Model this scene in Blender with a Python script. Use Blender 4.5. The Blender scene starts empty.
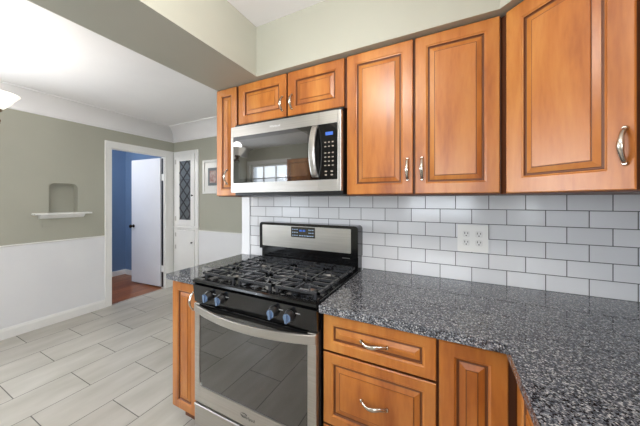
import bpy, bmesh, math, random
from mathutils import Vector, Matrix
random.seed(7)
S = bpy.context.scene
COL = S.collection
PI = math.pi

# ------------------------------------------------------------------ camera
cam_data = bpy.data.cameras.new('camera')
cam = bpy.data.objects.new('camera', cam_data); COL.objects.link(cam)
cam.location = (0.5671, -1.5767, 1.3473)
cam.rotation_euler = (PI/2, 0, 0.4631)
cam_data.sensor_fit = 'HORIZONTAL'; cam_data.sensor_width = 36
cam_data.lens = 253.99/640*36
cam_data.shift_y = -(213-200.385)/640
cam_data.clip_start = 0.02; cam_data.clip_end = 60
S.camera = cam

# ------------------------------------------------------------------ world + exposure
w = bpy.data.worlds.new('world'); S.world = w; w.use_nodes = True
bgn = w.node_tree.nodes['Background']
bgn.inputs[0].default_value = (0.75, 0.87, 1.0, 1); bgn.inputs[1].default_value = 2.0
S.view_settings.view_transform = 'Standard'; S.view_settings.look = 'None'
S.view_settings.gamma = 1; S.view_settings.use_curve_mapping = False
S.view_settings.exposure = 0.50

# ------------------------------------------------------------------ lights
def area(name, loc, rot, sx, sy, power, col=(1, 1, 1)):
    l = bpy.data.lights.new(name, 'AREA'); l.shape = 'RECTANGLE'; l.size = sx; l.size_y = sy
    l.energy = power; l.color = col
    o = bpy.data.objects.new(name, l); COL.objects.link(o); o.location = loc; o.rotation_euler = rot
    return o
DAY = (0.90, 0.95, 1.0)
# daylight outside the dining window; the other three are added lights behind invented windows
area('daylight_dining_window', (-2.75, -3.66, 1.5), (-PI/2+PI, 0, 0), 1.0, 1.2, 9, DAY)
area('added_dining_side_light', (-3.56, -1.8, 1.55), (0, -PI/2, 0), 1.1, 1.1, 66, DAY)
area('added_kitchen_back_light', (0.45, -3.66, 1.5), (PI/2, 0, 0), 1.2, 1.1, 24, DAY)
area('added_kitchen_right_light', (1.60, -2.05, 1.6), (0, PI/2, 0), 0.9, 1.1, 46, DAY)
WARM = (1.0, 0.96, 0.91)
def bulb(name, loc, power, r=0.05, col=WARM):
    l = bpy.data.lights.new(name, 'POINT'); l.energy = power; l.color = col; l.shadow_soft_size = r
    o = bpy.data.objects.new(name, l); COL.objects.link(o); o.location = loc; return o
KL = (0.15, -1.33, 2.40)      # kitchen ceiling lamp
bulb('kitchen_ceiling_bulb', (KL[0], KL[1], KL[2]-0.17), 15.5, 0.10)
CH = (-2.060, -1.381)       # chandelier: one bulb above each glass bowl
CHA, CHR = math.atan2(0.286, 0.23), math.hypot(0.286, 0.23)
for i in range(5):
    bulb('chandelier_bulb', (CH[0]+CHR*math.cos(CHA+i*2*PI/5), CH[1]+CHR*math.sin(CHA+i*2*PI/5), 2.01), 1.8, 0.05)
bulb('hall_fill_light', (-4.0, -0.3, 2.1), 24, 0.1, (1.0, 0.97, 0.92))  # added light to brighten the enclosed hall, no fixture modelled

# ------------------------------------------------------------------ material helpers
def rgb(r, g, b):
    f = lambda c: ((c/255+0.055)/1.055)**2.4 if c/255 > 0.04045 else c/255/12.92
    return (f(r), f(g), f(b), 1)
def mat(name, col, rough=0.5, metal=0.0, **kw):
    m = bpy.data.materials.new(name); m.use_nodes = True
    b = m.node_tree.nodes['Principled BSDF']
    b.inputs['Base Color'].default_value = col
    b.inputs['Roughness'].default_value = rough
    b.inputs['Metallic'].default_value = metal
    for k, v in kw.items(): b.inputs[k.replace('_', ' ')].default_value = v
    return m
def nn(m, t, **kw):
    n = m.node_tree.nodes.new(t)
    for k, v in kw.items(): setattr(n, k, v)
    return n
def lk(m, a, b): m.node_tree.links.new(a, b)
def ramp(m, stops, interp='LINEAR'):
    r = nn(m, 'ShaderNodeValToRGB'); cr = r.color_ramp; cr.interpolation = interp
    while len(cr.elements) > 1: cr.elements.remove(cr.elements[-1])
    cr.elements[0].position = stops[0][0]; cr.elements[0].color = stops[0][1]
    for p, c in stops[1:]:
        e = cr.elements.new(p); e.color = c
    return r
def bsdf(m): return m.node_tree.nodes['Principled BSDF']
def noisy(name, c1, c2, scale, rough, bump=0.0, bscale=None, stretch=(1, 1, 1), metal=0, detail=4, **kw):
    m = mat(name, c1, rough, metal, **kw)
    tc = nn(m, 'ShaderNodeTexCoord'); mp = nn(m, 'ShaderNodeMapping'); mp.inputs['Scale'].default_value = stretch
    lk(m, tc.outputs['Object'], mp.inputs[0])
    no = nn(m, 'ShaderNodeTexNoise'); no.inputs['Scale'].default_value = scale; no.inputs['Detail'].default_value = detail
    lk(m, mp.outputs[0], no.inputs['Vector'])
    r = ramp(m, [(0.3, c1), (0.7, c2)]); lk(m, no.outputs[0], r.inputs[0]); lk(m, r.outputs[0], bsdf(m).inputs['Base Color'])
    if bump:
        n2 = nn(m, 'ShaderNodeTexNoise'); n2.inputs['Scale'].default_value = bscale or scale; n2.inputs['Detail'].default_value = 3
        lk(m, mp.outputs[0], n2.inputs['Vector'])
        bp = nn(m, 'ShaderNodeBump'); bp.inputs['Strength'].default_value = bump; bp.inputs['Distance'].default_value = 0.002
        lk(m, n2.outputs[0], bp.inputs['Height']); lk(m, bp.outputs[0], bsdf(m).inputs['Normal'])
    return m

SAGE = noisy('sage_wall_paint', rgb(168, 167, 153), rgb(172, 171, 157), 3, 0.6, 0.12, 220)
WHITE_WALL = noisy('white_wainscot_paint', rgb(225, 225, 228), rgb(229, 229, 231), 3, 0.45)
TRIM = noisy('white_trim_paint', rgb(232, 231, 228), rgb(236, 235, 232), 4, 0.35)
CEIL = noisy('white_ceiling_paint', rgb(233, 231, 231), rgb(238, 236, 236), 2, 0.8, 0.1, 150)
BLUE = noisy('blue_wall_paint', rgb(104, 130, 164), rgb(108, 135, 170), 3, 0.5)
DOOR_PAINT = noisy('white_door_paint', rgb(226, 228, 233), rgb(230, 232, 237), 3, 0.4)

def make_wood(name, dark, mid, light, horizontal=False):
    m = mat(name, mid, 0.32); b = bsdf(m)
    b.inputs['Coat Weight'].default_value = 0.15; b.inputs['Coat Roughness'].default_value = 0.28
    tc = nn(m, 'ShaderNodeTexCoord'); mp = nn(m, 'ShaderNodeMapping')
    mp.inputs['Scale'].default_value = (1, 6, 6) if horizontal else (6, 6, 1)
    info = nn(m, 'ShaderNodeObjectInfo'); mul = nn(m, 'ShaderNodeMath', operation='MULTIPLY'); mul.inputs[1].default_value = 37
    lk(m, info.outputs['Random'], mul.inputs[0])
    cmb = nn(m, 'ShaderNodeCombineXYZ')
    for i in range(3): lk(m, mul.outputs[0], cmb.inputs[i])
    add = nn(m, 'ShaderNodeVectorMath', operation='ADD'); lk(m, tc.outputs['Object'], mp.inputs[0])
    lk(m, mp.outputs[0], add.inputs[0]); lk(m, cmb.outputs[0], add.inputs[1])
    n1 = nn(m, 'ShaderNodeTexNoise'); n1.inputs['Scale'].default_value = 1.6; n1.inputs['Detail'].default_value = 5; n1.inputs['Distortion'].default_value = 0.7
    lk(m, add.outputs[0], n1.inputs['Vector'])
    n2 = nn(m, 'ShaderNodeTexNoise'); n2.inputs['Scale'].default_value = 14; n2.inputs['Detail'].default_value = 4
    lk(m, add.outputs[0], n2.inputs['Vector'])
    r = ramp(m, [(0.27, dark), (0.48, mid), (0.78, light)])
    mx = nn(m, 'ShaderNodeMath', operation='MULTIPLY_ADD'); mx.inputs[1].default_value = 0.22
    sub = nn(m, 'ShaderNodeMath', operation='SUBTRACT'); sub.inputs[1].default_value = 0.11
    lk(m, n2.outputs[0], mx.inputs[0]); lk(m, n1.outputs[0], mx.inputs[2]); lk(m, mx.outputs[0], sub.inputs[0])
    lk(m, sub.outputs[0], r.inputs[0]); lk(m, r.outputs[0], b.inputs['Base Color'])
    return m
MAPLE = make_wood('honey_maple', rgb(144, 77, 27), rgb(176, 106, 43), rgb(196, 133, 64))
GLAZE = mat('brown_glaze_and_edge_shade', rgb(104, 58, 28), 0.45)
MAPLE_SHADE = mat('carcass_gap_shade', rgb(96, 50, 22), 0.5)  # carcass colour darkened to paint shade into door gaps and undersides
STEEL = noisy('brushed_steel', rgb(188, 185, 180), rgb(198, 195, 190), 3, 0.36, stretch=(1, 1, 60), metal=1)
STEEL2 = noisy('brushed_steel_front', rgb(186, 183, 178), rgb(198, 195, 190), 2, 0.36, stretch=(2, 2, 90), metal=1)
NICKEL = mat('satin_nickel', rgb(205, 198, 186), 0.22, 1)
BRONZE = mat('bronze_metal', rgb(120, 96, 74), 0.35, 1)
BLACK = mat('black_enamel', rgb(14, 14, 15), 0.12, 0, Specular_IOR_Level=0.6)
BLACKM = mat('matte_black_iron', rgb(50, 51, 54), 0.24, 0, Specular_IOR_Level=0.8)
BLACKP = mat('black_plastic', rgb(18, 18, 19), 0.35)
GLASS_DK = mat('dark_oven_glass', rgb(20, 19, 18), 0.03, 0, Specular_IOR_Level=0.9, Coat_Weight=1.0, Coat_IOR=1.65, Coat_Roughness=0.02)
OUTLET = mat('white_plastic', rgb(232, 230, 226), 0.3)
SLOT = mat('dark_slot', rgb(60, 58, 56), 0.6)
BLUEFILM = mat('blue_film_steel', rgb(122, 146, 178), 0.25, 0.6)

def tile_mat(name, axis, du, dv, bw, rh, c1, c2, mortar, ms, rough, tvar=0.0):
    """running bond tiles; axis gives which object axes feed the long and the short side of a tile"""
    m = mat(name, c1, rough); b = bsdf(m)
    tc = nn(m, 'ShaderNodeTexCoord'); sp = nn(m, 'ShaderNodeSeparateXYZ'); lk(m, tc.outputs['Object'], sp.inputs[0])
    cb = nn(m, 'ShaderNodeCombineXYZ')
    for i, (a, d) in enumerate(zip(axis, (du, dv))):
        ad = nn(m, 'ShaderNodeMath', operation='ADD'); ad.inputs[1].default_value = d
        lk(m, sp.outputs['XYZ'.index(a)], ad.inputs[0]); lk(m, ad.outputs[0], cb.inputs[i])
    br = nn(m, 'ShaderNodeTexBrick'); br.offset = 0.5; br.offset_frequency = 2; br.squash = 1
    br.inputs['Scale'].default_value = 1; br.inputs['Brick Width'].default_value = bw; br.inputs['Row Height'].default_value = rh
    br.inputs['Mortar Size'].default_value = ms; br.inputs['Mortar Smooth'].default_value = 0.15; br.inputs['Bias'].default_value = 0
    br.inputs['Color1'].default_value = c1; br.inputs['Color2'].default_value = c2; br.inputs['Mortar'].default_value = mortar
    lk(m, cb.outputs[0], br.inputs['Vector'])
    out = br.outputs['Color']
    if tvar:
        mp = nn(m, 'ShaderNodeMapping'); mp.inputs['Scale'].default_value = (2.2, 7, 1); lk(m, cb.outputs[0], mp.inputs[0])
        no = nn(m, 'ShaderNodeTexNoise'); no.inputs['Scale'].default_value = 1.1; no.inputs['Detail'].default_value = 5; lk(m, mp.outputs[0], no.inputs['Vector'])
        r = ramp(m, [(0.3, (1-tvar, 1-tvar, 1-tvar*1.15, 1)), (0.7, (1, 1, 1, 1))]); lk(m, no.outputs[0], r.inputs[0])
        mi = nn(m, 'ShaderNodeMix', data_type='RGBA', blend_type='MULTIPLY'); mi.inputs['Factor'].default_value = 1
        lk(m, out, mi.inputs['A']); lk(m, r.outputs[0], mi.inputs['B']); out = mi.outputs['Result']
    lk(m, out, b.inputs['Base Color'])
    bp = nn(m, 'ShaderNodeBump'); bp.invert = True; bp.inputs['Strength'].default_value = 0.6; bp.inputs['Distance'].default_value = 0.002
    lk(m, br.outputs['Fac'], bp.inputs['Height']); lk(m, bp.outputs[0], b.inputs['Normal'])
    rr = nn(m, 'ShaderNodeMapRange'); rr.inputs['To Min'].default_value = rough; rr.inputs['To Max'].default_value = 0.8
    lk(m, br.outputs['Fac'], rr.inputs[0]); lk(m, rr.outputs[0], b.inputs['Roughness'])
    return m
SUBWAY = tile_mat('white_subway_tile', 'XZ', 0.1524*20, -0.9144+0.0771*10, 0.1524, 0.0771, rgb(214, 214, 216), rgb(222, 222, 224), rgb(82, 82, 82), 0.0018, 0.12)
SUBWAY_R = tile_mat('white_subway_tile_side', 'YZ', 0.1524*30, -0.9144+0.0771*10, 0.1524, 0.0771, rgb(214, 214, 216), rgb(222, 222, 224), rgb(82, 82, 82), 0.0018, 0.12)
FLOORT = tile_mat('grey_floor_tile', 'YX', 0.667+0.595*20, 1.146+0.3067*30, 0.595, 0.3067, rgb(186, 180, 171), rgb(199, 194, 185), rgb(112, 109, 105), 0.0028, 0.3, 0.24)

def granite():
    m = mat('speckled_granite', rgb(90, 92, 95), 0.03, 0, Specular_IOR_Level=0.7); b = bsdf(m)
    tc = nn(m, 'ShaderNodeTexCoord')
    v = nn(m, 'ShaderNodeTexVoronoi'); v.inputs['Scale'].default_value = 290; v.inputs['Randomness'].default_value = 1
    lk(m, tc.outputs['Object'], v.inputs['Vector'])
    sp = nn(m, 'ShaderNodeSeparateColor'); lk(m, v.outputs['Color'], sp.inputs[0])
    r = ramp(m, [(0.0, rgb(36, 38, 42)), (0.18, rgb(76, 79, 85)), (0.42, rgb(110, 113, 119)), (0.68, rgb(146, 148, 152)), (0.86, rgb(190, 189, 187))], 'CONSTANT')
    lk(m, sp.outputs[0], r.inputs[0])
    no = nn(m, 'ShaderNodeTexNoise'); no.inputs['Scale'].default_value = 120; no.inputs['Detail'].default_value = 3
    lk(m, tc.outputs['Object'], no.inputs['Vector'])
    r2 = ramp(m, [(0.35, rgb(176, 176, 180)), (0.65, rgb(255, 255, 255))]); lk(m, no.outputs[0], r2.inputs[0])
    mi = nn(m, 'ShaderNodeMix', data_type='RGBA', blend_type='MULTIPLY'); mi.inputs['Factor'].default_value = 1
    lk(m, r.outputs[0], mi.inputs['A']); lk(m, r2.outputs[0], mi.inputs['B']); lk(m, mi.outputs['Result'], b.inputs['Base Color'])
    return m
GRANITE = granite()
WOODFLOOR = tile_mat('red_oak_floor', 'YX', 8.1, 8.0, 0.9, 0.07, rgb(168, 104, 62), rgb(136, 78, 46), rgb(70, 38, 22), 0.0008, 0.28, 0.25)

def window_glass():
    m = bpy.data.materials.new('clear_window_glass'); m.use_nodes = True; nt = m.node_tree; nt.nodes.clear()
    o = nt.nodes.new('ShaderNodeOutputMaterial'); t = nt.nodes.new('ShaderNodeBsdfTransparent'); g = nt.nodes.new('ShaderNodeBsdfGlossy')
    g.inputs['Roughness'].default_value = 0.02
    mx = nt.nodes.new('ShaderNodeMixShader'); mx.inputs[0].default_value = 0.06
    nt.links.new(t.outputs[0], mx.inputs[1]); nt.links.new(g.outputs[0], mx.inputs[2]); nt.links.new(mx.outputs[0], o.inputs[0])
    return m
WGLASS = window_glass()
def emit(name, col, s):
    m = mat(name, col, 0.4); b = bsdf(m); b.inputs['Emission Color'].default_value = col; b.inputs['Emission Strength'].default_value = s; return m
LAMPGLASS = emit('lit_frosted_glass', rgb(255, 250, 240), 0.55)
DISPLAY = emit('lit_blue_display', rgb(50, 90, 170), 0.35)
LEDW = emit('lit_display_marks', rgb(150, 175, 205), 0.25)

# ------------------------------------------------------------------ mesh helpers
class MB:
    def __init__(s): s.bm = bmesh.new()
    def box(s, x0, x1, y0, y1, z0, z1, bev=0.0, mi=0, seg=1):
        bm = s.bm
        r = bmesh.ops.create_cube(bm, size=1, matrix=Matrix.Translation(((x0+x1)/2, (y0+y1)/2, (z0+z1)/2)) @ Matrix.Diagonal((abs(x1-x0), abs(y1-y0), abs(z1-z0), 1)))
        vs = r['verts']; fs = {f for v in vs for f in v.link_faces}
        for f in fs: f.material_index = mi
        if bev > 0:
            es = list({e for v in vs for e in v.link_edges})
            g = bmesh.ops.bevel(bm, geom=es, offset=bev, segments=seg, profile=0.6, affect='EDGES')
            for f in g['faces']: f.material_index = mi
        return s
    def prism(s, pts, z0, z1, axis='z', mi=0, smooth=False):
        """pts: 2-D outline counter-clockwise, pulled along axis from z0 to z1"""
        bm = s.bm
        def P(a, b, c):
            return {'z': (a, b, c), 'y': (a, c, b), 'x': (c, a, b)}[axis]
        A = [bm.verts.new(P(a, b, z0)) for a, b in pts]; B = [bm.verts.new(P(a, b, z1)) for a, b in pts]
        fs = [bm.faces.new(A), bm.faces.new(B)]
        n = len(pts)
        for i in range(n):
            f = bm.faces.new((A[i], A[(i+1) % n], B[(i+1) % n], B[i])); f.smooth = smooth; fs.append(f)
        for f in fs: f.material_index = mi
        bmesh.ops.recalc_face_normals(bm, faces=fs)
        return s
    def lathe(s, prof, origin=(0, 0, 0), axis='z', n=24, mi=0, closed=False, smooth=True):
        bm = s.bm; o = Vector(origin); rings = []
        for r, h in prof:
            ring = []
            for k in range(n):
                a = 2*PI*k/n; c, d = r*math.cos(a), r*math.sin(a)
                v = {'z': (c, d, h), 'y': (c, h, d), 'x': (h, c, d)}[axis]
                ring.append(bm.verts.new(o+Vector(v)))
            rings.append(ring)
        fs = []
        m = len(rings)
        for i in range(m if closed else m-1):
            A, B = rings[i], rings[(i+1) % m]
            for k in range(n):
                f = bm.faces.new((A[k], A[(k+1) % n], B[(k+1) % n], B[k])); f.smooth = smooth; f.material_index = mi; fs.append(f)
        if not closed:
            for ring in (rings[0], rings[-1]):
                f = bm.faces.new(ring); f.material_index = mi; fs.append(f)
        bmesh.ops.recalc_face_normals(bm, faces=fs)
        return s
    def tube(s, pts, rad, n=8, mi=0, up=(0, 0, 1), flat=1.0):
        """swept bar through pts; rad is a number or one per point; flat squashes the section along the second axis"""
        bm = s.bm; P = [Vector(p) for p in pts]; rings = []; upv = Vector(up)
        for i, p in enumerate(P):
            t = (P[min(i+1, len(P)-1)]-P[max(i-1, 0)]).normalized()
            a = t.cross(upv)
            if a.length < 1e-4: a = t.cross(Vector((1, 0, 0)))
            a.normalize(); b = a.cross(t).normalized()
            r = rad[i] if isinstance(rad, (list, tuple)) else rad
            rings.append([bm.verts.new(p+a*r*math.cos(2*PI*k/n+PI/n)+b*r*flat*math.sin(2*PI*k/n+PI/n)) for k in range(n)])
        fs = []
        for A, B in zip(rings, rings[1:]):
            for k in range(n):
                f = bm.faces.new((A[k], A[(k+1) % n], B[(k+1) % n], B[k])); f.smooth = n > 4; fs.append(f)
        fs += [bm.faces.new(rings[0]), bm.faces.new(rings[-1])]
        for f in fs: f.material_index = mi
        bmesh.ops.recalc_face_normals(bm, faces=fs)
        return s
    def obj(s, name, mats, parent=None, loc=None):
        me = bpy.data.meshes.new(name); s.bm.to_mesh(me); s.bm.free()
        for m in (mats if isinstance(mats, (list, tuple)) else [mats]): me.materials.append(m)
        o = bpy.data.objects.new(name, me); COL.objects.link(o)
        if parent: o.parent = parent
        if loc: o.location = loc
        return o
def struct(o): o['kind'] = 'structure'; return o
def tag(o, label, cat, group=None):
    o['label'] = label; o['category'] = cat
    if group: o['group'] = group
    return o
def empty(name, loc, label, cat, group=None, rz=0):
    o = bpy.data.objects.new(name, None); COL.objects.link(o); o.location = loc; o.rotation_euler = (0, 0, rz)
    o.empty_display_size = 0.05
    return tag(o, label, cat, group)
def copy_tree(o, parent=None):
    kids = list(o.children); c = o.copy(); COL.objects.link(c); c.parent = parent
    for k in kids: copy_tree(k, c)
    return c
def rounded(x0, x1, y0, y1, r, n=5, corners=(1, 1, 1, 1)):
    pts = []
    for (cx, cy, a0, on) in ((x1-r, y0+r, -90, corners[0]), (x1-r, y1-r, 0, corners[1]), (x0+r, y1-r, 90, corners[2]), (x0+r, y0+r, 180, corners[3])):
        if on:
            for k in range(n+1):
                a = math.radians(a0+90*k/n); pts.append((cx+r*math.cos(a), cy+r*math.sin(a)))
        else:
            a = math.radians(a0+45); pts.append((cx+r*math.copysign(1, math.cos(a)), cy+r*math.copysign(1, math.sin(a))))
    return pts

# ------------------------------------------------------------------ the room
XL, YF, YB = -3.29, 0.98, -3.40       # left wall, far dining wall, wall behind the camera
XR, ZD, ZK, ZS = 1.378, 2.44, 2.40, 2.10
struct(MB().box(XL-0.03, XR+0.1, YB-0.1, YF+0.1, -0.05, 0).obj('floor', FLOORT))
struct(MB().box(-4.85, XL-0.03, -1.2, 1.05, -0.05, 0.0).obj('floor_hall', WOODFLOOR))
struct(MB().box(XL-0.15, -0.84, YB-0.1, YF+0.1, ZD, ZD+0.06).obj('ceiling', CEIL))
struct(MB().box(-0.472, XR+0.1, YB-0.1, 0.1, ZK, ZK+0.1).obj('ceiling_kitchen', CEIL))
# left wall with the doorway and the arched niche
DY0, DY1, DZ = 0.144, 0.835, 2.02
m = MB()
WX = XL-0.07
m.box(XL-0.14, XL, -1.25, DY0, 0, ZD)
wl = m.obj('wall_left', SAGE)
cut = MB().prism(rounded(-0.428, -0.186, 1.20, 1.537, 0.05, 6, (0, 1, 1, 0)), XL-0.105, XL+0.05, 'x').obj('cutter', SAGE)
bo = wl.modifiers.new('b', 'BOOLEAN'); bo.object = cut; bo.operation = 'DIFFERENCE'; bo.solver = 'EXACT'
dg = bpy.context.evaluated_depsgraph_get()
me = bpy.data.meshes.new_from_object(wl.evaluated_get(dg)); wl.modifiers.clear(); wl.data = me
bpy.data.objects.remove(cut)
m = MB(); m.bm.from_mesh(me)
m.box(XL-0.14, XL, YB, -2.35, 0, ZD); m.box(XL-0.14, XL, -2.35, -1.25, 0, 0.95); m.box(XL-0.14, XL, -2.35, -1.25, 2.1, ZD)
m.box(WX, XL, DY1, YF+0.1, 0, ZD); m.box(WX, XL, DY0, DY1, DZ, ZD)
m.bm.to_mesh(me); m.bm.free(); struct(wl)
# far dining wall (holds the built-in cabinet), solid block of the range wall, wall behind the camera, right wall
struct(MB().box(XL, -0.92, YF, YF+0.1, 0, ZD).obj('wall_far', SAGE))
wb = struct(MB().box(-0.924, XR+0.1, 0, YF+0.1, 0, ZD).obj('wall_back', SAGE))
MB().box(-0.842, XR, -0.006, 0.0, 0.60, 1.40).obj('tiled_backsplash', SUBWAY, wb)
def wall_with_holes(name, a0, a1, holes, t0, t1, axis, ztop, material):
    m = MB(); x = a0
    def B(p, q, z0, z1):
        if axis == 'x': m.box(p, q, t0, t1, z0, z1)
        else: m.box(t0, t1, p, q, z0, z1)
    for h0, h1, z0, z1 in holes:
        B(x, h0, 0, ztop); B(h0, h1, 0, z0); B(h0, h1, z1, ztop); x = h1
    B(x, a1, 0, ztop)
    return struct(m.obj(name, material))
wall_with_holes('wall_front', XL-0.13, XR+0.1, [(-3.2, -2.25, 0.95, 2.1), (-0.1, 1.0, 1.0, 2.05)], YB-0.12, YB, 'x', ZD, SAGE)
wr = wall_with_holes('wall_right', YB, 0.0, [(-2.5, -1.6, 1.1, 2.05)], XR, XR+0.1, 'y', ZD, SAGE)
MB().box(XR-0.006, XR, -1.55, -0.006, 0.60, 1.40).obj('tiled_backsplash', SUBWAY_R, wr)
# blue hallway behind the door
struct(MB().box(-4.80, -4.71, -1.2, 1.09, 0, ZD).obj('wall_hall_left', BLUE))
struct(MB().box(-4.71, WX, 1.0, 1.09, 0, ZD).obj('wall_hall_far', BLUE))
struct(MB().box(-4.71, XL-0.14, -1.2, -1.1, 0, ZD).obj('wall_hall_near', BLUE))
struct(MB().box(-4.80, WX, -1.2, 1.09, ZD, ZD+0.06).obj('ceiling_hall', CEIL))
struct(MB().box(XL-0.144, XL-0.14, -1.1, DY0, 0, ZD).box(WX-0.004, WX, DY1+.03, 1.0, 0, ZD).box(WX-0.004, WX, DY0, DY1+.03, DZ+.03, ZD).obj('wall_hall_right', BLUE))
struct(MB().box(-4.71, -4.694, -1.1, 1.0, 0, 0.09, 0.004).obj('baseboard_hall_left', TRIM))
struct(MB().box(-4.694, WX-0.01, 0.984, 1.0, 0, 0.09, 0.004).obj('baseboard_hall_far', TRIM))

# soffit over the cabinets and the dropped beam between kitchen and dining
struct(MB().prism([(-0.468, 0), (-0.468, -0.368), (0.754, -0.368), (1.010, -0.624), (1.010, YB), (XR, YB), (XR, 0)], ZS, ZK).obj('ceiling_soffit', SAGE))
struct(MB().box(-0.845, -0.468, YB, 0, ZS, ZD+0.06).obj('ceiling_beam', SAGE))

# cove between dining walls and ceiling
def cove(name, p0, p1, nrm, m0=0.0, m1=0.0):
    """concave quarter profile swept from p0 to p1; nrm = into the room; m0/m1 extend with mitre"""
    bm = bmesh.new(); p0 = Vector(p0); p1 = Vector(p1); d = (p1-p0).normalized(); nrm = Vector(nrm)
    prof = []
    R, H, zb = 0.20, 0.175, 2.265
    prof.append((0.0, zb-0.012)); prof.append((0.008, zb-0.012)); prof.append((0.010, zb))
    for k in range(13):
        a = PI/2*k/12; prof.append((0.010+(R-0.01)*(1-math.cos(a)), zb+(H-0.012)*math.sin(a)))
    prof.append((R+0.004, ZD-0.014)); prof.append((R+0.016, ZD-0.012)); prof.append((R+0.016, ZD)); prof.append((0, ZD))
    rs = []
    for base, mm, s in ((p0, m0, -1), (p1, m1, 1)):
        rs.append([bm.verts.new(base+nrm*a+d*s*(-a*mm)+Vector((0, 0, z))) for a, z in prof])
    n = len(prof)
    for i in range(n):
        f = bm.faces.new((rs[0][i], rs[0][(i+1) % n], rs[1][(i+1) % n], rs[1][i])); f.smooth = 3 <= i < 15
    bm.faces.new(rs[0]); bm.faces.new(rs[1]); bmesh.ops.recalc_face_normals(bm, faces=bm.faces[:])
    m = MB(); m.bm.free(); m.bm = bm; return struct(m.obj(name, CEIL))
cove('trim_1', (XL, YB, 0), (XL, YF, 0), (1, 0, 0), 0, 1)
cove('trim_2', (XL, YF, 0), (-0.924, YF, 0), (0, -1, 0), 1, 0)

# wainscot, rails, baseboards
CABX0, CABX1 = -3.262, -2.70
struct(MB().box(XL, XL+0.008, YB, 0.072, 0.0, 0.895).obj('wall_left_wainscot', WHITE_WALL))
struct(MB().box(XL, XL+0.018, YB, 0.072, 0.893, 0.908, 0.004).obj('trim_3', TRIM))
struct(MB().box(CABX1, -0.924, YF-0.008, YF, 0.0, 0.900).obj('wall_far_wainscot', WHITE_WALL))
struct(MB().box(CABX1, -0.924, YF-0.014, YF, 0.898, 0.912, 0.004).obj('trim_4', TRIM))
bbp = [(0, 0), (0.016, 0), (0.016, 0.078), (0.011, 0.094), (0.009, 0.104), (0, 0.104)]
struct(MB().prism([(XL+0.008+a, b) for a, b in bbp], YB, 0.072, 'y').obj('baseboard_left', TRIM))
struct(MB().prism([(YF-0.008-a, b) for a, b in bbp], CABX1, -0.93, 'x').obj('baseboard_far', TRIM))
# white casing closing the end of the tiled wall
struct(MB().box(-0.924, -0.842, -0.014, 0, 0.0, ZS, 0.002).obj('trim_5', WHITE_WALL))
# door casing and jamb
m = MB()
CZ = 2.105
m.box(XL, XL+0.018, 0.072, DY0, 0, DZ, 0.003); m.box(XL, XL+0.018, DY1, 0.965, 0, DZ, 0.003); m.box(XL, XL+0.018, 0.072, 0.965, DZ, CZ, 0.003)
m.box(XL+0.018, XL+0.024, 0.072, 0.088, 0, CZ, 0.002); m.box(XL+0.018, XL+0.024, 0.088, 0.965, CZ-0.016, CZ, 0.002)
m.box(WX, XL, DY0, DY0+0.008, 0, DZ-0.008); m.box(WX, XL, DY1-0.008, DY1, 0, DZ-0.008); m.box(WX, XL, DY0, DY1, DZ-0.008, DZ)
struct(m.obj('trim_6', TRIM))
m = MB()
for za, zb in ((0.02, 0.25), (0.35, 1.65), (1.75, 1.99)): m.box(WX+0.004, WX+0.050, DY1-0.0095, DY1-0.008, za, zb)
struct(m.obj('jamb_slit_shade', BLACKP))  # dark strip painting the shade of the slit between door and jamb
# the open door, hinged at its right, swung into the hall
dr = empty('door_1', (WX-0.004, DY1-0.017, 0.0), 'plain white slab door standing open into the blue hallway', 'door', None, 0)
struct(dr)
L = 0.685
MB().box(-L-.012, -0.012, 0.0, 0.036, 0.022, 2.0, 0.002).obj('door_slab', DOOR_PAINT, dr)
k = MB(); k.lathe([(0.027, 0), (0.027, -0.006), (0.012, -0.010), (0.010, -0.026), (0.022, -0.034), (0.028, -0.046), (0.024, -0.060), (0.010, -0.066)], (-L+0.055-.012, 0.0, 0.93), 'y', 20)
k.obj('door_handle', mat('dark_bronze_knob', rgb(42, 36, 32), 0.3, 0.9), dr)
for z in (0.30, 1.70):
    MB().box(-0.014, 0.003, -0.003, 0.004, z-0.045, z+0.045).lathe([(0.006, z-0.048), (0.006, z+0.048)], (-0.002, -0.004, 0), 'z', 10).obj('hinge', DOOR_PAINT, dr)

dr.rotation_euler.z = math.radians(4)

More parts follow.
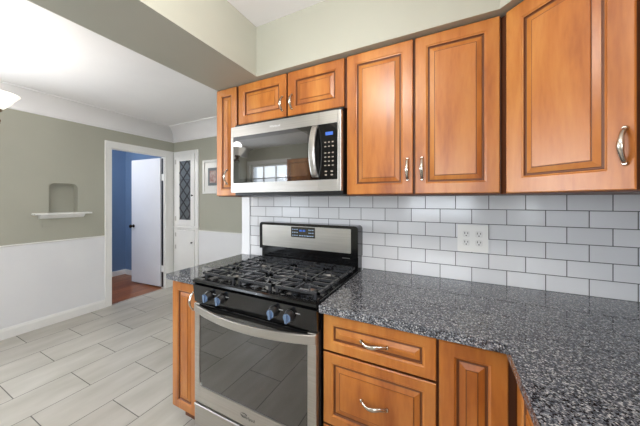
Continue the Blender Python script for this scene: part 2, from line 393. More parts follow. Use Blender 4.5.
# windows: the first shows in reflections, the other three are made up for light
def window(name, a0, a1, z0, z1, plane, axis, nmx, nmz, inward):
    """casing + sash frame + mullions + pane, on the wall plane; axis is the wall's long axis"""
    root = struct(empty(name, (0, 0, 0), 'white framed window with small panes in the wall behind the camera', 'window'))
    del root['label']; del root['category']
    def B(m, p, q, d0, d1, za, zb, bev=0.0):
        d0 *= inward; d1 *= inward
        lo, hi = min(plane+d0, plane+d1), max(plane+d0, plane+d1)
        if axis == 'x': m.box(p, q, lo, hi, za, zb, bev)
        else: m.box(lo, hi, p, q, za, zb, bev)
    m = MB(); c = 0.08
    B(m, a0-c, a0, 0, 0.018, z0-c, z1+c, 0.003); B(m, a1, a1+c, 0, 0.018, z0-c, z1+c, 0.003)
    B(m, a0, a1, 0, 0.018, z1, z1+c, 0.003); B(m, a0, a1, 0, 0.018, z0-c, z0, 0.003)
    m.obj('window_casing', TRIM, root)
    m = MB(); f = 0.04
    B(m, a0, a0+f, -0.08, -0.04, z0, z1); B(m, a1-f, a1, -0.08, -0.04, z0, z1); B(m, a0+f, a1-f, -0.08, -0.04, z0, z0+f); B(m, a0+f, a1-f, -0.08, -0.04, z1-f, z1)
    zm = (z0+z1)/2; B(m, a0+f, a1-f, -0.08, -0.035, zm-0.02, zm+0.02)
    for i in range(1, nmx):
        x = a0+(a1-a0)*i/nmx; B(m, x-0.012, x+0.012, -0.07, -0.045, z0+f, z1-f)
    for i in range(1, nmz):
        if i*2 == nmz: continue
        z = z0+(z1-z0)*i/nmz; B(m, a0+f, a1-f, -0.069, -0.046, z-0.010, z+0.010)
    m.obj('window_frame', TRIM, root)
    m = MB(); B(m, a0+f, a1-f, -0.060, -0.056, z0+f, z1-f); m.obj('window_pane', WGLASS, root)
    m = MB(); B(m, a0-0.1, a1+0.1, -0.035, 0.05, z0-0.002, z0+0.018, 0.003); m.obj('window_sill', TRIM, root)
window('window_1', -3.2, -2.25, 0.95, 2.1, YB, 'x', 3, 4, 1)
window('added_window_2', -0.1, 1.0, 1.0, 2.05, YB, 'x', 2, 2, 1)  # made-up opening for the added light facing the backsplash
window('added_window_4', -2.35, -1.25, 0.95, 2.1, XL, 'y', 3, 4, 1)  # made-up opening for the added dining side light
window('added_window_3', -2.5, -1.6, 1.1, 2.05, XR, 'y', 2, 2, -1)  # made-up opening for the added light from the right wall

# ------------------------------------------------------------------ cabinets
def door_mesh(w, h, t=0.020, st=0.058, glaze=True):
    """raised-panel door: local x 0..w, z 0..h, back at y=0, front facing -y"""
    prof = [(0, 0), (0, -t+0.003), (0.003, -t), (st-0.004, -t), (st, -t+0.0035), (st+0.003, -t+0.004), (st+0.006, -t+0.010), (st+0.010, -t+0.010),
            (st+0.012, -t+0.0085), (st+0.030, -t+0.0035), (st+0.0325, -t+0.0035), (st+0.0335, -t+0.001)]
    gl = {0, 5, 6, 7, 9}  # grooves are glazed; outer door edges are browned to darken the gaps
    bm = bmesh.new(); rings = []
    for i, y in prof:
        i = min(i, w/2-0.004, h/2-0.004)
        rings.append([bm.verts.new(v) for v in ((i, y, i), (w-i, y, i), (w-i, y, h-i), (i, y, h-i))])
    for j, (A, B) in enumerate(zip(rings, rings[1:])):
        for k in range(4):
            f = bm.faces.new((A[k], A[(k+1) % 4], B[(k+1) % 4], B[k])); f.material_index = 1 if (j in gl and glaze) else 0
    bm.faces.new(rings[-1]); bm.faces.new(list(reversed(rings[0])))
    bmesh.ops.recalc_face_normals(bm, faces=bm.faces[:])
    m = MB(); m.bm.free(); m.bm = bm; return m
def pull_mesh(length=0.096, horizontal=False):
    """arched cabinet pull with flared feet; along local z, standing out towards -y"""
    m = MB(); n = 14; pts = []; rad = []
    for k in range(n+1):
        u = k/n; s = math.sin(PI*u); z = (u-0.5)*length
        pts.append((0, -0.004-0.024*s**0.8, z)); rad.append(0.0042-0.0008*s+0.0016*math.exp(-((u-0.5)/0.2)**2))
    if horizontal: pts = [(p[2], p[1], 0.004*math.sin(2*PI*(p[2]/length))) for p in pts]
    m.tube(pts, rad, 10, up=(1, 0, 0) if not horizontal else (0, 0, 1), flat=1.7)
    for z in (-length/2, length/2):
        o = (0, 0, z) if not horizontal else (z, 0, 0)
        m.lathe([(0.0075, 0.0), (0.0078, -0.004), (0.005, -0.008)], o, 'y', 12)
    return m
def cab_door(parent, x, y, z, w, h, name='door', handle=None, horizontal=False, rz=0, st=0.058, hl=0.096):
    o = door_mesh(w, h, st=st).obj(name, [MAPLE, GLAZE], parent, (x, y, z)); o.rotation_euler.z = rz
    if handle:
        hd = pull_mesh(hl, horizontal).obj('handle', NICKEL, o, (handle[0], -0.020, handle[1]))
    return o
UY = -0.315   # face of the wall cabinet boxes; doors are 20 mm thick
UB, UT = 1.372, 2.10
# narrow cabinet at the end
c = empty('wall_cabinet', (-0.848, 0, UB), 'narrow honey maple wall cabinet left of the microwave', 'wall cabinet', 'honey maple wall cabinets')
MB().box(0, 0.186, UY, -0.001, 0, UT-UB-.001, 0.001).obj('cabinet_body', MAPLE_SHADE, c)
cab_door(c, 0.003, UY-.0005, 0.006, 0.180, 0.716, handle=(0.100, 0.126), st=0.045, hl=0.09)
# over the microwave
c = empty('wall_cabinet', (-0.661, 0, 1.835), 'short two-door maple cabinet directly above the microwave', 'wall cabinet', 'honey maple wall cabinets')
MB().box(0, 0.757, UY, -0.001, 0, UT-1.835-.001, 0.001).obj('cabinet_body', MAPLE_SHADE, c)
cab_door(c, 0.014, UY-.0005, 0.004, 0.372, 0.254, handle=(0.346, 0.078), st=0.050, hl=0.078)
cab_door(c, 0.397, UY-.0005, 0.004, 0.352, 0.254, handle=(0.030, 0.078), st=0.050, hl=0.078)
# two-door cabinet
c = empty('wall_cabinet', (0.097, 0, UB), 'tall two-door maple wall cabinet right of the microwave', 'wall cabinet', 'honey maple wall cabinets')
MB().box(0, 0.669, UY, -0.001, 0, UT-UB-.001, 0.001).obj('cabinet_body', MAPLE_SHADE, c)
cab_door(c, 0.006, UY-.0005, 0.006, 0.324, 0.716, handle=(0.300, 0.114), st=0.050)
cab_door(c, 0.340, UY-.0005, 0.006, 0.322, 0.716, handle=(0.029, 0.114), st=0.050)
# diagonal corner cabinet
c = empty('wall_cabinet', (0.768, 0, UB), 'large diagonal corner maple wall cabinet at the right', 'wall cabinet', 'honey maple wall cabinets')
MB().prism([(0.0, -0.001), (0.0, -0.307), (0.2955, -0.6025), (0.609, -0.6025), (0.609, -0.001)], 0, UT-UB-.001).obj('cabinet_body', MAPLE_SHADE, c)
cab_door(c, 0.0225, -0.3300, 0.004, 0.346, 0.718, handle=(0.327, 0.122), rz=-PI/4, st=0.060)
# next wall cabinet on the right wall
c = empty('wall_cabinet', (1.376, -0.612, UB), 'maple wall cabinet on the right wall beside the corner cabinet', 'wall cabinet', 'honey maple wall cabinets', rz=-PI/2)
MB().box(0.0, 0.75, -0.311, 0, 0, UT-UB-.001, 0.001).obj('cabinet_body', MAPLE, c)
cab_door(c, 0.012, -0.3115, 0.006, 0.36, 0.716, handle=(0.33, 0.114)); cab_door(c, 0.380, -0.3115, 0.006, 0.36, 0.716, handle=(0.03, 0.114))

# wall cabinet at the far side of the dining room (shows as a reflection in the microwave door)
c = empty('wall_cabinet', (-1.55, YB+0.002, 1.45), 'maple wall cabinet on the wall behind the camera', 'wall cabinet', 'honey maple wall cabinets', rz=PI)
MB().box(0, 0.5, -0.311, 0, 0, 0.65, 0.001).obj('cabinet_body', MAPLE_SHADE, c)
cab_door(c, 0.006, -0.3115, 0.006, 0.486, 0.636, handle=(0.455, 0.114))
# base cabinets
BY = -0.590; BT = 0.883
def base_box(m, x0, x1, yb=-0.02):
    m.box(x0, x1, BY, yb, 0.105, BT, 0.001); m.box(x0+0.002, x1-0.002, BY+0.065, yb, 0.0, 0.105, mi=1)
    return m
c = empty('base_cabinet', (-0.906, 0, 0), 'narrow one-door maple base cabinet at the left end beside the range', 'base cabinet', 'honey maple base cabinets')
base_box(MB(), 0, 0.233).obj('cabinet_body', [MAPLE_SHADE, MAPLE_SHADE], c)
cab_door(c, 0.003, BY-.0005, 0.125, 0.212, 0.742, handle=(0.190, 0.655), st=0.048, hl=0.096)
c = empty('base_cabinet', (0.097, 0, 0), 'three-drawer maple base cabinet right of the range', 'base cabinet', 'honey maple base cabinets')
base_box(MB(), 0, 0.441).obj('cabinet_body', [MAPLE_SHADE, MAPLE_SHADE], c)
for z, h in ((0.719, 0.150), (0.412, 0.298), (0.118, 0.286)):
    cab_door(c, 0.003, BY-.0005, z, 0.434, h, name='drawer', handle=(0.217, h*0.5), horizontal=True, st=0.042, hl=0.098)
c = empty('base_cabinet', (0.539, 0, 0), 'narrow one-door maple base cabinet in the inside corner of the worktop', 'base cabinet', 'honey maple base cabinets')
base_box(MB(), 0, 0.235).obj('cabinet_body', [MAPLE_SHADE, MAPLE_SHADE], c)
cab_door(c, 0.004, BY-.0005, 0.125, 0.196, 0.742, st=0.050)
c = empty('base_cabinet', (1.375, -0.612, 0), 'maple base cabinets under the right worktop leg facing the room', 'base cabinet', 'honey maple base cabinets', rz=-PI/2)
m = MB(); m.box(0, 2.0, -0.600, -0.02, 0.105, BT, 0.001); m.box(0.002, 1.998, -0.53, -0.02, 0, 0.105, mi=1); m.obj('cabinet_body', [MAPLE_SHADE, MAPLE_SHADE], c)
for i in range(4):
    cab_door(c, 0.022+i*0.49, -0.6005, 0.125, 0.45, 0.742, handle=(0.40 if i % 2 == 0 else 0.05, 0.655))

# worktops
def slab(name, pts, label):
    m = MB(); m.prism(pts, 0.8835, 0.9144)
    es = [e for e in m.bm.edges if abs(e.verts[0].co.z-e.verts[1].co.z) < 1e-6]
    pass
    return tag(m.obj(name, GRANITE), label, 'worktop')
slab('granite_worktop', [(-0.916, -0.015), (-0.916, -0.640), (-0.670, -0.640), (-0.670, -0.015)], 'short polished dark granite worktop at the left end beside the range')
slab('granite_worktop', [(0.094, -0.0065), (0.094, -0.640), (0.727, -0.640), (0.727, -2.63), (1.3715, -2.63), (1.3715, -0.0065)], 'large L-shaped speckled grey granite worktop right of the range')

# ------------------------------------------------------------------ gas range
RX0, RX1 = -0.664, 0.088
rg = empty('gas_range', ((RX0+RX1)/2, -0.3, 0), 'black and stainless gas range with four burner grates under the microwave', 'range')
def rl(m, name, mats, parent=rg):
    """verts are laid out in room coordinates; shift them into the range's own frame"""
    o = m.obj(name, mats, parent)
    if parent is rg: o.location = (-rg.location.x, -rg.location.y, 0)
    return o
m = MB(); m.box(RX0, RX1, -0.615, -0.03, 0.03, 0.905, 0.003)
for x in (RX0+0.05, RX1-0.05):
    for y in (-0.55, -0.1): m.lathe([(0.018, 0), (0.018, 0.032)], (x, y, 0), 'z', 12)
rl(m, 'range_body', BLACKP)
# cooktop: shallow pan with raised rim and rounded front
m = MB()
m.box(RX0+0.012, RX1-0.012, -0.612, -0.085, 0.903, 0.912, 0.002)
prof = [(-0.622, 0.900), (-0.648, 0.900), (-0.655, 0.908), (-0.652, 0.918), (-0.642, 0.922), (-0.615, 0.921), (-0.608, 0.912), (-0.608, 0.900)]
m.prism(prof, RX0, RX1, 'x', smooth=False)
for x0, x1 in ((RX0, RX0+0.016), (RX1-0.016, RX1)): m.box(x0, x1, -0.615, -0.085, 0.900, 0.922, 0.004, seg=2)
m.box(RX0+.016, RX1-.016, -0.100, -0.085, 0.900, 0.922, 0.003)
rl(m, 'cooktop', BLACK)
# control panel (slanted)
m = MB(); m.prism([(-0.610, 0.800), (-0.642, 0.800), (-0.652, 0.893), (-0.610, 0.899)], RX0, RX1, 'x'); rl(m, 'control_panel', BLACK)
# knobs
kt = math.atan2(0.010, 0.093)
for kx in (-0.545, -0.455, -0.130, -0.043):
    m = MB()
    m.lathe([(0.026, 0.002), (0.026, -0.004), (0.021, -0.010), (0.0205, -0.024), (0.019, -0.026)], (0, 0, 0), 'y', 28)
    m.box(-0.0065, 0.0065, -0.038, -0.024, -0.0205, 0.0205, 0.002, mi=1)
    m.lathe([(0.0195, -0.0262), (0.0185, -0.0275)], (0, 0, 0), 'y', 28, mi=1)
    o = m.obj('knob', [BLACKP, BLUEFILM], rg, (kx-rg.location.x, -0.6475-rg.location.y, 0.848)); o.rotation_euler.x = kt
    mk = MB().box(0.030, 0.052, -0.0008, 0.0004, 0.014, 0.017).obj('knob_marking', mat('grey_print', rgb(150, 150, 150), 0.5), o)
# oven door
dz0, dz1, dyf = 0.262, 0.792, -0.645
m = MB()
gx0, gx1, gz0, gz1 = RX0+0.040, RX1-0.046, 0.352, 0.752
m.box(RX0+0.003, gx0, dyf, -0.617, dz0, dz1, 0.002); m.box(gx1, RX1-0.003, dyf, -0.617, dz0, dz1, 0.002)
m.box(gx0, gx1, dyf, -0.617, dz0, gz0, 0.0); 
od = rl(m, 'oven_door', STEEL2)
def sub(m, name, mats, parent): return m.obj(name, mats, parent)
# dark glass with rounded lower corners, black top band behind the handle
m = MB(); m.prism(rounded(gx0, gx1, gz0, dz1, 0.028, 5, (1, 0, 0, 1)), -0.640, -0.620, 'y')
sub(m, 'oven_glass', GLASS_DK, od)
for (cx, sx) in ((gx0, 1), (gx1, -1)):
    m = MB()
    pts = [(cx, gz0)]+[(cx+sx*(0.028-0.028*math.cos(a)), gz0+0.028-0.028*math.sin(a)) for a in [PI/2*i/6 for i in range(6, -1, -1)]]
    m.prism(pts, -0.6445, -0.620, 'y')
    sub(m, 'corner_trim', STEEL2, od)
m = MB(); m.box(RX0+.004, RX1-.004, -0.6425, -0.640, gz1+0.028, dz1, 0.001); sub(m, 'door_top_band', BLACK, od)
# bowed handle: flat bar on the side frames, bulging outwards in the middle
bm_ = MB(); N = 28; bm = bm_.bm; rings = []
for k in range(N+1):
    u = k/N; x = RX0+0.006+(RX1-0.012-RX0)*u; s = math.sin(PI*u); y = -0.647-0.050*s**0.75; zc = 0.770-0.010*s
    yb = y+0.012
    rings.append([bm.verts.new(v) for v in ((x, y, zc-0.020), (x, y-0.003, zc-0.018), (x, y-0.003, zc+0.018), (x, y, zc+0.020), (x, yb, zc+0.020), (x, yb, zc-0.020))])
for A, B in zip(rings, rings[1:]):
    for k in range(6):
        f = bm.faces.new((A[k], A[(k+1) % 6], B[(k+1) % 6], B[k])); f.smooth = False
bm.faces.new(rings[0]); bm.faces.new(rings[-1]); bmesh.ops.recalc_face_normals(bm, faces=bm.faces[:])
sub(bm_, 'handle', STEEL, od)
LOGO = mat('grey_logo_print', rgb(86, 84, 82), 0.4)
def text_mesh(txt, size, name, material, parent, loc, depth=0.0004):
    cu = bpy.data.curves.new(name, 'FONT'); cu.body = txt; cu.size = size; cu.extrude = depth; cu.align_x = 'CENTER'; cu.align_y = 'CENTER'
    t = bpy.data.objects.new(name, cu); COL.objects.link(t)
    dg = bpy.context.evaluated_depsgraph_get(); me = bpy.data.meshes.new_from_object(t.evaluated_get(dg)); bpy.data.objects.remove(t)
    me.materials.clear(); me.materials.append(material)
    o = bpy.data.objects.new(name, me); COL.objects.link(o); o.parent = parent; o.location = loc; o.rotation_euler = (PI/2, 0, 0); return o
def swirl(name, r, parent, loc, material):
    m = MB(); 
    for a0, rr in ((20, 1.0), (200, 0.72)):
        m.tube([(rr*r*1.5*math.cos(math.radians(a0+t*10)), -0.0005, rr*r*0.75*math.sin(math.radians(a0+t*10))) for t in range(30)], 0.0008, 4)
    return m.obj(name, material, parent, loc)
cxr = (RX0+RX1)/2
text_mesh('Whirlpool', 0.020, 'logo', LOGO, od, (cxr+0.006, -0.6455, 0.305))
swirl('emblem', 0.014, od, (cxr-0.020, -0.6455, 0.312), LOGO)
# storage drawer
m = MB(); m.box(RX0+0.003, RX1-0.003, -0.645, -0.617, 0.055, 0.252, 0.004, seg=2); m.box(RX0+0.003, RX1-0.003, -0.650, -0.640, 0.236, 0.252, 0.003); rl(m, 'storage_drawer', STEEL2)
# backguard
m = MB()
m.prism(rounded(RX0, RX1, 1.000, 1.190, 0.022, 5, (0, 1, 1, 0)), -0.104, -0.012, 'y')
m.box(RX0+0.008, RX1-0.004, -0.088, -0.012, 0.900, 1.000, 0.002)
es = []
rl(m, 'backguard', BLACK)
m = MB(); m.prism(rounded(RX0+0.028, RX1-0.045, 1.022, 1.172, 0.006, 3), -0.1065, -0.103, 'y'); rl(m, 'backguard_panel', STEEL)
m = MB(); m.box(-0.388, -0.203, -0.109, -0.106, 1.098, 1.168, 0.001); cl = rl(m, 'clock_display', GLASS_DK)
m = MB()
m.box(-0.322, -0.300, -0.1098, -0.109, 1.138, 1.150); m.box(-0.294, -0.276, -0.1098, -0.109, 1.138, 1.150)
sub(m, 'clock_digits', DISPLAY, cl)
m = MB()
for i in range(3):
    for j in range(3):
        MB().box(-0.377+i*0.017, -0.369+i*0.017, -0.1096, -0.109, 1.108+j*0.020, 1.113+j*0.020).obj('button', LEDW, cl)
        MB().box(-0.250+i*0.014, -0.243+i*0.014, -0.1096, -0.109, 1.108+j*0.020, 1.113+j*0.020).obj('button', LEDW, cl)
for i in range(4): MB().box(-0.322+i*0.019, -0.311+i*0.019, -0.1096, -0.109, 1.108, 1.113).obj('button', LEDW, cl)
m = MB(); m.box(-0.02, 0.03, -0.0895, -0.088, 0.985, 0.990); rl(m, 'backguard_marking', LOGO)
# burners
SILV = mat('burner_aluminium', rgb(170, 168, 164), 0.35, 1)
BP = [(-0.530, -0.475, 0.040), (-0.530, -0.225, 0.034), (-0.288, -0.350, 0.046), (-0.050, -0.475, 0.046), (-0.050, -0.225, 0.034)]
for x, y, r in BP:
    m = MB(); m.lathe([(r*1.15, 0), (r*1.15, 0.004), (r*0.95, 0.010), (r*0.95, 0.014), (r*0.5, 0.014)], (x-rg.location.x, y-rg.location.y, 0.9115), 'z', 28)
    b = m.obj('burner', SILV, rg)
    m = MB(); m.lathe([(r, 0.0), (r, 0.005), (r*0.93, 0.008), (r*0.2, 0.0085)], (x-rg.location.x, y-rg.location.y, 0.925), 'z', 28); m.obj('burner_cap', BLACKM, b)
# grates: three cast-iron sections
def grate(x0, x1, burners):
    m = MB(); y0, y1 = -0.600, -0.112; zt, zb = 0.947, 0.936; t = 0.006
    def bar(xa, ya, xb, yb, w=t, z0=zb, z1=zt):
        d = Vector((xb-xa, yb-ya)); L = d.length; d.normalize(); n = Vector((-d.y, d.x))*w
        m.prism([(xa+n.x, ya+n.y), (xa-n.x, ya-n.y), (xb-n.x, yb-n.y), (xb+n.x, yb+n.y)], z0, z1)
    bar(x0+t, y0, x0+t, y1); bar(x1-t, y0, x1-t, y1); bar(x0, y0+t, x1, y0+t); bar(x0, y1-t, x1, y1-t)
    for x in (x0+0.02, x1-0.02):
        for y in (y0+0.008, (y0+y1)/2, y1-0.008): m.box(x-0.007, x+0.007, y-0.006, y+0.006, 0.914, zb+0.002)
    if len(burners) == 2: bar(x0, (y0+y1)/2, x1, (y0+y1)/2)
    for bx, by in burners:
        hy = (y1-y0)/(2*len(burners))
        for s in (-1, 1):
            for dy in (-0.062, 0.0, 0.062):
                bar(x0 if s < 0 else x1, by+dy, bx+s*(0.030 if dy == 0 else 0.012), by+dy*0.85, 0.0045, zb+0.002, zt+0.003)
            bar(bx, by+s*0.034, bx, by+s*(hy-0.004), 0.0045, zb+0.002, zt+0.003)
            for s2 in (-1, 1): bar(bx+s2*0.028, by+s*0.030, bx+s2*0.075, by+s*(hy-0.004), 0.004, zb+0.002, zt+0.002)
    return rl(m, 'grate', BLACKM)
grate(-0.652, -0.407, [(-0.530, -0.475), (-0.530, -0.235)])
grate(-0.404, -0.172, [(-0.288, -0.475), (-0.288, -0.235)])
grate(-0.169, 0.074, [(-0.050, -0.475), (-0.050, -0.235)])

# ------------------------------------------------------------------ microwave
MX0, MX1, MZ0, MZ1, MY = -0.660, 0.091, 1.396, 1.808, -0.386
mw = empty('microwave', ((MX0+MX1)/2, -0.2, MZ0), 'stainless over-the-range microwave mounted above the gas range', 'microwave')
def ml(m, name, mats, parent=mw):
    o = m.obj(name, mats, parent)
    if parent is mw: o.location = -mw.location
    return o
ml(MB().box(MX0+0.002, MX1-0.002, -0.352, -0.008, MZ0-0.018, MZ1+0.024, 0.002), 'microwave_body', BLACKP)
SX = -0.033
gzx0, gz0m, gz1m, gxr = MX0+0.022, 1.455, 1.745, MX1-0.020
m = MB()
m.box(MX0, gzx0, MY, -0.353, MZ0, MZ1, 0.003, seg=2); m.box(gzx0, SX-0.001, MY, -0.353, gz1m, MZ1, 0.0); m.box(gzx0, SX-0.001, MY, -0.353, MZ0, gz0m, 0.0)
mdr = ml(m, 'microwave_door', STEEL)
m = MB(); m.prism(rounded(gzx0, SX-0.001, gz0m, gz1m, 0.008, 3, (0, 0, 1, 1)), MY+0.001, -0.356, 'y'); m.obj('door_glass', GLASS_DK, mdr)
m = MB()
m.prism(rounded(MX0+0.065, SX-0.070, 1.480, 1.722, 0.01, 3), MY+0.0005, MY+0.0015, 'y'); m.obj('door_screen', mat('perforated_window_screen', rgb(50, 48, 42), 0.04, 0, Specular_IOR_Level=1.0, Coat_Weight=1.0, Coat_IOR=2.0, Coat_Roughness=0.02), mdr)
# handle, arched bar
bm_ = MB(); bm = bm_.bm; rings = []; N = 22
for k in range(N+1):
    u = k/N; s = math.sin(PI*u); z = 1.470+0.270*u; y = MY-0.004-0.040*s**0.7; xc = -0.056; wd = 0.017
    rings.append([bm.verts.new(v) for v in ((xc-wd, y+0.010, z), (xc-wd, y, z), (xc-wd*0.6, y-0.006, z), (xc+wd*0.6, y-0.006, z), (xc+wd, y, z), (xc+wd, y+0.010, z))])
for A, B in zip(rings, rings[1:]):
    for k in range(6):
        f = bm.faces.new((A[k], A[(k+1) % 6], B[(k+1) % 6], B[k])); f.smooth = False
bm.faces.new(rings[0]); bm.faces.new(rings[-1]); bmesh.ops.recalc_face_normals(bm, faces=bm.faces[:])
bm_.obj('handle', STEEL, mdr)
text_mesh('Whirlpool', 0.018, 'logo', mat('light_logo_print', rgb(225, 225, 225), 0.3), mdr, (-0.318, MY-0.0006, 1.776))
m = MB(); m.box(SX, gxr, MY, -0.353, gz1m, MZ1); m.box(SX, gxr, MY, -0.353, MZ0, gz0m); m.box(gxr, MX1, MY, -0.353, MZ0, MZ1, 0.003, seg=2); cp = ml(m, 'control_frame', STEEL)
m = MB(); m.prism(rounded(SX, gxr, gz0m, gz1m, 0.008, 3, (1, 1, 0, 0)), MY+0.001, -0.356, 'y'); kp = m.obj('keypad', mat('black_keypad_glass', rgb(14, 14, 15), 0.08), cp)
MB().box(0.004, 0.046, MY, MY+0.001, 1.684, 1.701).obj('display', DISPLAY, kp)
m = MB()
KEY = mat('keypad_print', rgb(150, 140, 126), 0.5)
for r_ in range(6):
    for c_ in range(3):
        x = -0.002+c_*0.021; z = 1.645-r_*0.0215-(0.012 if r_ > 1 else 0)
        MB().box(x, x+0.010, MY+0.0002, MY+0.0011, z, z+0.006).obj('button', KEY, kp)
for r_ in range(2):
    for c_ in range(2):
        MB().box(0.000+c_*0.034, 0.012+c_*0.034, MY+0.0002, MY+0.0011, 1.476+r_*0.018, 1.483+r_*0.018).obj('button', KEY, kp)
ml(MB().box(MX0+0.03, MX1-0.03, -0.33, -0.06, MZ0-0.024, MZ0-0.017, 0.001), 'vent_grille', BLACKM)

# ------------------------------------------------------------------ outlets
op = tag(MB().prism(rounded(0.6185, 0.7595, 1.0735, 1.2165, 0.006, 3), -0.0115, -0.006, 'y').obj('outlet_plate', OUTLET), 'white double electrical outlet plate on the subway tile', 'outlet')
for xc in (0.660, 0.718):
    for zc in (1.122, 1.168):
        o = MB().prism(rounded(xc-0.0165, xc+0.0165, zc-0.0165, zc+0.0165, 0.008, 4), -0.0128, -0.0105, 'y').obj('socket', mat('socket_white', rgb(222, 220, 216), 0.3), op)
        m = MB(); m.box(xc-0.0085, xc-0.0055, -0.0133, -0.0127, zc, zc+0.010); m.box(xc+0.0055, xc+0.0085, -0.0133, -0.0127, zc, zc+0.009)
        m.lathe([(0.0030, -0.0127), (0.0030, -0.0133)], (xc, 0, zc-0.008), 'y', 10); m.obj('slot', SLOT, o)
op2 = tag(MB().box(XL, XL+0.006, -0.480, -0.405, 1.062, 1.148, 0.002).obj('blank_wall_plate', SAGE), 'small wall plate painted wall colour below the niche shelf', 'wall plate')

# ------------------------------------------------------------------ niche shelf
prof = [(0, 1.152), (0.012, 1.152), (0.030, 1.160), (0.050, 1.176), (0.058, 1.186), (0.066, 1.188), (0.066, 1.192), (0.100, 1.196), (0.104, 1.203), (0.100, 1.211), (0, 1.211)]
m = MB()
m.box(XL-0.104, XL, -0.427, -0.187, 1.2005, 1.211)
m.box(XL, XL+0.100, -0.556, -0.088, 1.194, 1.211, 0.004, seg=2)
m.prism([(XL, 1.150), (XL+0.014, 1.150), (XL+0.030, 1.158), (XL+0.046, 1.170), (XL+0.056, 1.184), (XL+0.066, 1.194), (XL, 1.194)], -0.504, -0.140, 'y')
tag(m.obj('niche_shelf', TRIM), 'white moulded shelf under the arched niche in the left wall', 'shelf')

# ------------------------------------------------------------------ built-in corner cabinet with leaded glass
bc = empty('display_cabinet', (-2.98, YF, 0), 'tall white built-in cabinet with leaded glass door in the far corner', 'cabinet')
ox, oy = -bc.location.x, -bc.location.y
def bl(m, name, mats, parent=bc): 
    o = m.obj(name, mats, parent)
    if parent is bc: o.location = (ox, oy, 0)
    return o
x0, x1 = -3.262, -2.70
m = MB()
m.box(x0, x0+0.06, YF-0.022, YF, 0, 2.10, 0.003); m.box(x1-0.07, x1, YF-0.022, YF, 0, 2.10, 0.003); m.box(x0+0.06, x1-0.07, YF-0.022, YF, 2.045, 2.10, 0.003)
m.box(x0+0.06, x1-0.07, YF-0.022, YF, 0.900, 0.965, 0.003); m.box(x0+0.06, x1-0.07, YF-0.022, YF, 0.0, 0.10, 0.003)
m.box(x0+0.05, x1-0.06, YF-0.004, YF-0.001, 0.1, 2.05, mi=1)
m.box(x0, x1, YF-0.034, YF, 0.925, 0.945, 0.003)
bl(m, 'cabinet_frame', [TRIM, mat('dark_cabinet_interior', rgb(70, 72, 76), 0.7)])
dx0, dx1, dzl, dzh = x0+0.062, x1-0.072, 0.968, 2.042
hx0, hx1, hz0, hz1 = dx0+0.085, dx1-0.085, dzl+0.085, dzh-0.095
m = MB(); ya, yb2 = YF-0.030, YF-0.010
m.box(dx0, hx0, ya, yb2, dzl, dzh, 0.002); m.box(hx1, dx1, ya, yb2, dzl, dzh, 0.002); m.box(hx0, hx1, ya, yb2, dzl, hz0, 0.002); m.box(hx0, hx1, ya, yb2, hz1, dzh, 0.002)
ud = bl(m, 'glass_door', TRIM)
LGL = mat('leaded_glass', rgb(104, 108, 110), 0.08)
MB().box(hx0, hx1, YF-0.020, YF-0.016, hz0, hz1).obj('pane', LGL, ud)
m = MB(); W = hx1-hx0; H = hz1-hz0; cw = W/1.5; ch = H/5
def clip_line(xa, za, xb, zb):
    t0, t1 = 0.0, 1.0; dx, dz = xb-xa, zb-za
    for p, q in ((-dx, xa-hx0), (dx, hx1-xa), (-dz, za-hz0), (dz, hz1-za)):
        if p == 0: continue
        r = q/p
        if p < 0: t0 = max(t0, r)
        else: t1 = min(t1, r)
    return None if t0 >= t1 else (xa+dx*t0, za+dz*t0, xa+dx*t1, za+dz*t1)
for i in range(-8, 16):
    for s in (1, -1):
        z_ = hz0+i*ch
        c_ = clip_line(hx0, z_, hx0+8*cw, z_+s*8*ch)
        if c_: m.tube([(c_[0], YF-0.021, c_[1]), (c_[2], YF-0.021, c_[3])], 0.0088, 4)
m.tube([(hx0, YF-0.021, hz0+H*0.68), (hx1, YF-0.021, hz0+H*0.68)], 0.004, 4); m.tube([(hx0, YF-0.021, hz0+H*0.32), (hx1, YF-0.021, hz0+H*0.32)], 0.004, 4)
m.obj('leading', mat('dark_lead', rgb(30, 30, 32), 0.6), ud)
KNOB = mat('dark_knob', rgb(70, 64, 58), 0.3, 0.8)
MB().lathe([(0.006, 0), (0.006, -0.012), (0.013, -0.018), (0.013, -0.024), (0.006, -0.028)], (dx1-0.03, ya, 1.42), 'y', 14).obj('knob', KNOB, ud)
for z in (dzl+0.1, dzh-0.1): MB().box(dx0-0.012, dx0+0.014, ya-0.002, ya+0.003, z-0.035, z+0.035).obj('hinge', mat('painted_hinge', rgb(190, 188, 184), 0.4), ud)
ld = bl(MB().box(dx0, dx1, ya, yb2, 0.103, 0.897, 0.003), 'lower_door', TRIM)
MB().lathe([(0.006, 0), (0.006, -0.012), (0.013, -0.018), (0.013, -0.024), (0.006, -0.028)], (dx1-0.04, ya, 0.72), 'y', 14).obj('knob', KNOB, ld)
for z in (0.2, 0.63, 0.82): MB().box(dx0-0.012, dx0+0.014, ya-0.002, ya+0.003, z-0.03, z+0.03).obj('hinge', mat('painted_hinge', rgb(190, 188, 184), 0.4), ld)

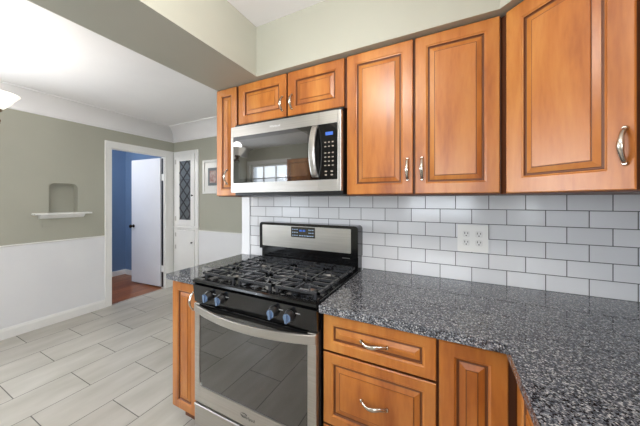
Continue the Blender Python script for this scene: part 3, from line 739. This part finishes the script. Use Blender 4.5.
# ------------------------------------------------------------------ framed picture
fx0, fx1, fz0, fz1 = -2.604, -2.200, 1.443, 1.925
pf = empty('framed_picture', ((fx0+fx1)/2, YF, (fz0+fz1)/2), 'white framed picture on the far wall beside the narrow wall cabinet', 'picture')
def fl(m, name, mats):
    o = m.obj(name, mats, pf); o.location = -pf.location; return o
m = MB(); b_ = 0.035
m.box(fx0, fx0+b_, YF-0.025, YF, fz0, fz1, 0.003); m.box(fx1-b_, fx1, YF-0.025, YF, fz0, fz1, 0.003); m.box(fx0+b_, fx1-b_, YF-0.025, YF, fz0, fz0+b_, 0.003); m.box(fx0+b_, fx1-b_, YF-0.025, YF, fz1-b_, fz1, 0.003)
fl(m, 'picture_frame', TRIM)
fl(MB().box(fx0+b_, fx1-b_, YF-0.010, YF-0.002, fz0+b_, fz1-b_), 'mat_board', OUTLET)
m = MB(); q = 0.105
m.box(fx0+q, fx1-q, YF-0.012, YF-0.009, fz0+q+.01, fz1-q-.01); fl(m, 'inner_mat', mat('grey_inner_mat', rgb(112, 118, 122), 0.6))
fl(MB().box(fx0+q+0.035, fx1-q-0.035, YF-0.0135, YF-0.011, fz0+q+.05, fz1-q-.05), 'print', noisy('small_print', rgb(214, 205, 198), rgb(150, 90, 84), 14, 0.5))

# ------------------------------------------------------------------ dining light fixture
cx_, cy_ = CH
ch_ = empty('chandelier', (cx_, cy_, ZD), 'bronze dining chandelier with white glass bowl shades at the left edge', 'chandelier')
m = MB(); m.lathe([(0.065, 0), (0.06, -0.02), (0.02, -0.035), (0.012, -0.06)], (0, 0, 0), 'z', 24); m.tube([(0, 0, -0.05), (0, 0, -0.42)], 0.007, 10)
m.lathe([(0.008, -0.40), (0.025, -0.43), (0.030, -0.48), (0.014, -0.53), (0.024, -0.60), (0.012, -0.66), (0.004, -0.68)], (0, 0, 0), 'z', 20); m.obj('stem', BRONZE, ch_)
base_a = CHA; R_ = CHR; zsh = -0.500
for i in range(5):
    a = base_a+2*PI*i/5; ca, sa = math.cos(a), math.sin(a)
    pts = []
    for k in range(15):
        u = k/14; rr = 0.01+(R_-0.01)*u; z = zsh-0.13+0.0*u-0.07*math.sin(PI*u)+0.055*u*u
        pts.append((rr*ca, rr*sa, z))
    # scroll under the cup
    pts += [((R_+0.006)*ca, (R_+0.006)*sa, zsh-0.062)]
    arm = MB().tube(pts, 0.006, 8)
    sc = [((R_-0.0+0.026*math.cos(t))*ca, (R_-0.0+0.026*math.cos(t))*sa, zsh-0.122+0.022*math.sin(t)) for t in [i_*0.35 for i_ in range(-2, 12)]]
    arm.tube(sc, 0.005, 6)
    arm.lathe([(0.006, -0.092), (0.016, -0.088), (0.024, -0.078), (0.020, -0.070), (0.032, -0.060), (0.034, -0.052), (0.030, -0.046), (0.012, -0.044)], (R_*ca, R_*sa, zsh), 'z', 18)
    ao = arm.obj('arm', BRONZE, ch_)
    m = MB(); m.lathe([(0.026, -0.050), (0.040, -0.042), (0.064, -0.016), (0.083, 0.016), (0.098, 0.036), (0.104, 0.042), (0.101, 0.044), (0.094, 0.038), (0.080, 0.020), (0.061, -0.012), (0.038, -0.036), (0.020, -0.044)], (R_*ca, R_*sa, zsh), 'z', 28)
    m.obj('glass_shade', LAMPGLASS, ao)
# kitchen ceiling lamp (behind the camera, seen only in reflections)
kl = empty('ceiling_lamp', KL, 'round flush white ceiling lamp in the middle of the kitchen', 'lamp')
MB().lathe([(0.17, 0), (0.17, -0.03), (0.165, -0.04), (0.15, -0.04)], (0, 0, 0), 'z', 32).obj('lamp_base', TRIM, kl)
MB().lathe([(0.155, -0.04), (0.15, -0.06), (0.12, -0.078), (0.06, -0.088), (0.01, -0.09)], (0, 0, 0), 'z', 32).obj('lamp_shade', LAMPGLASS, kl)
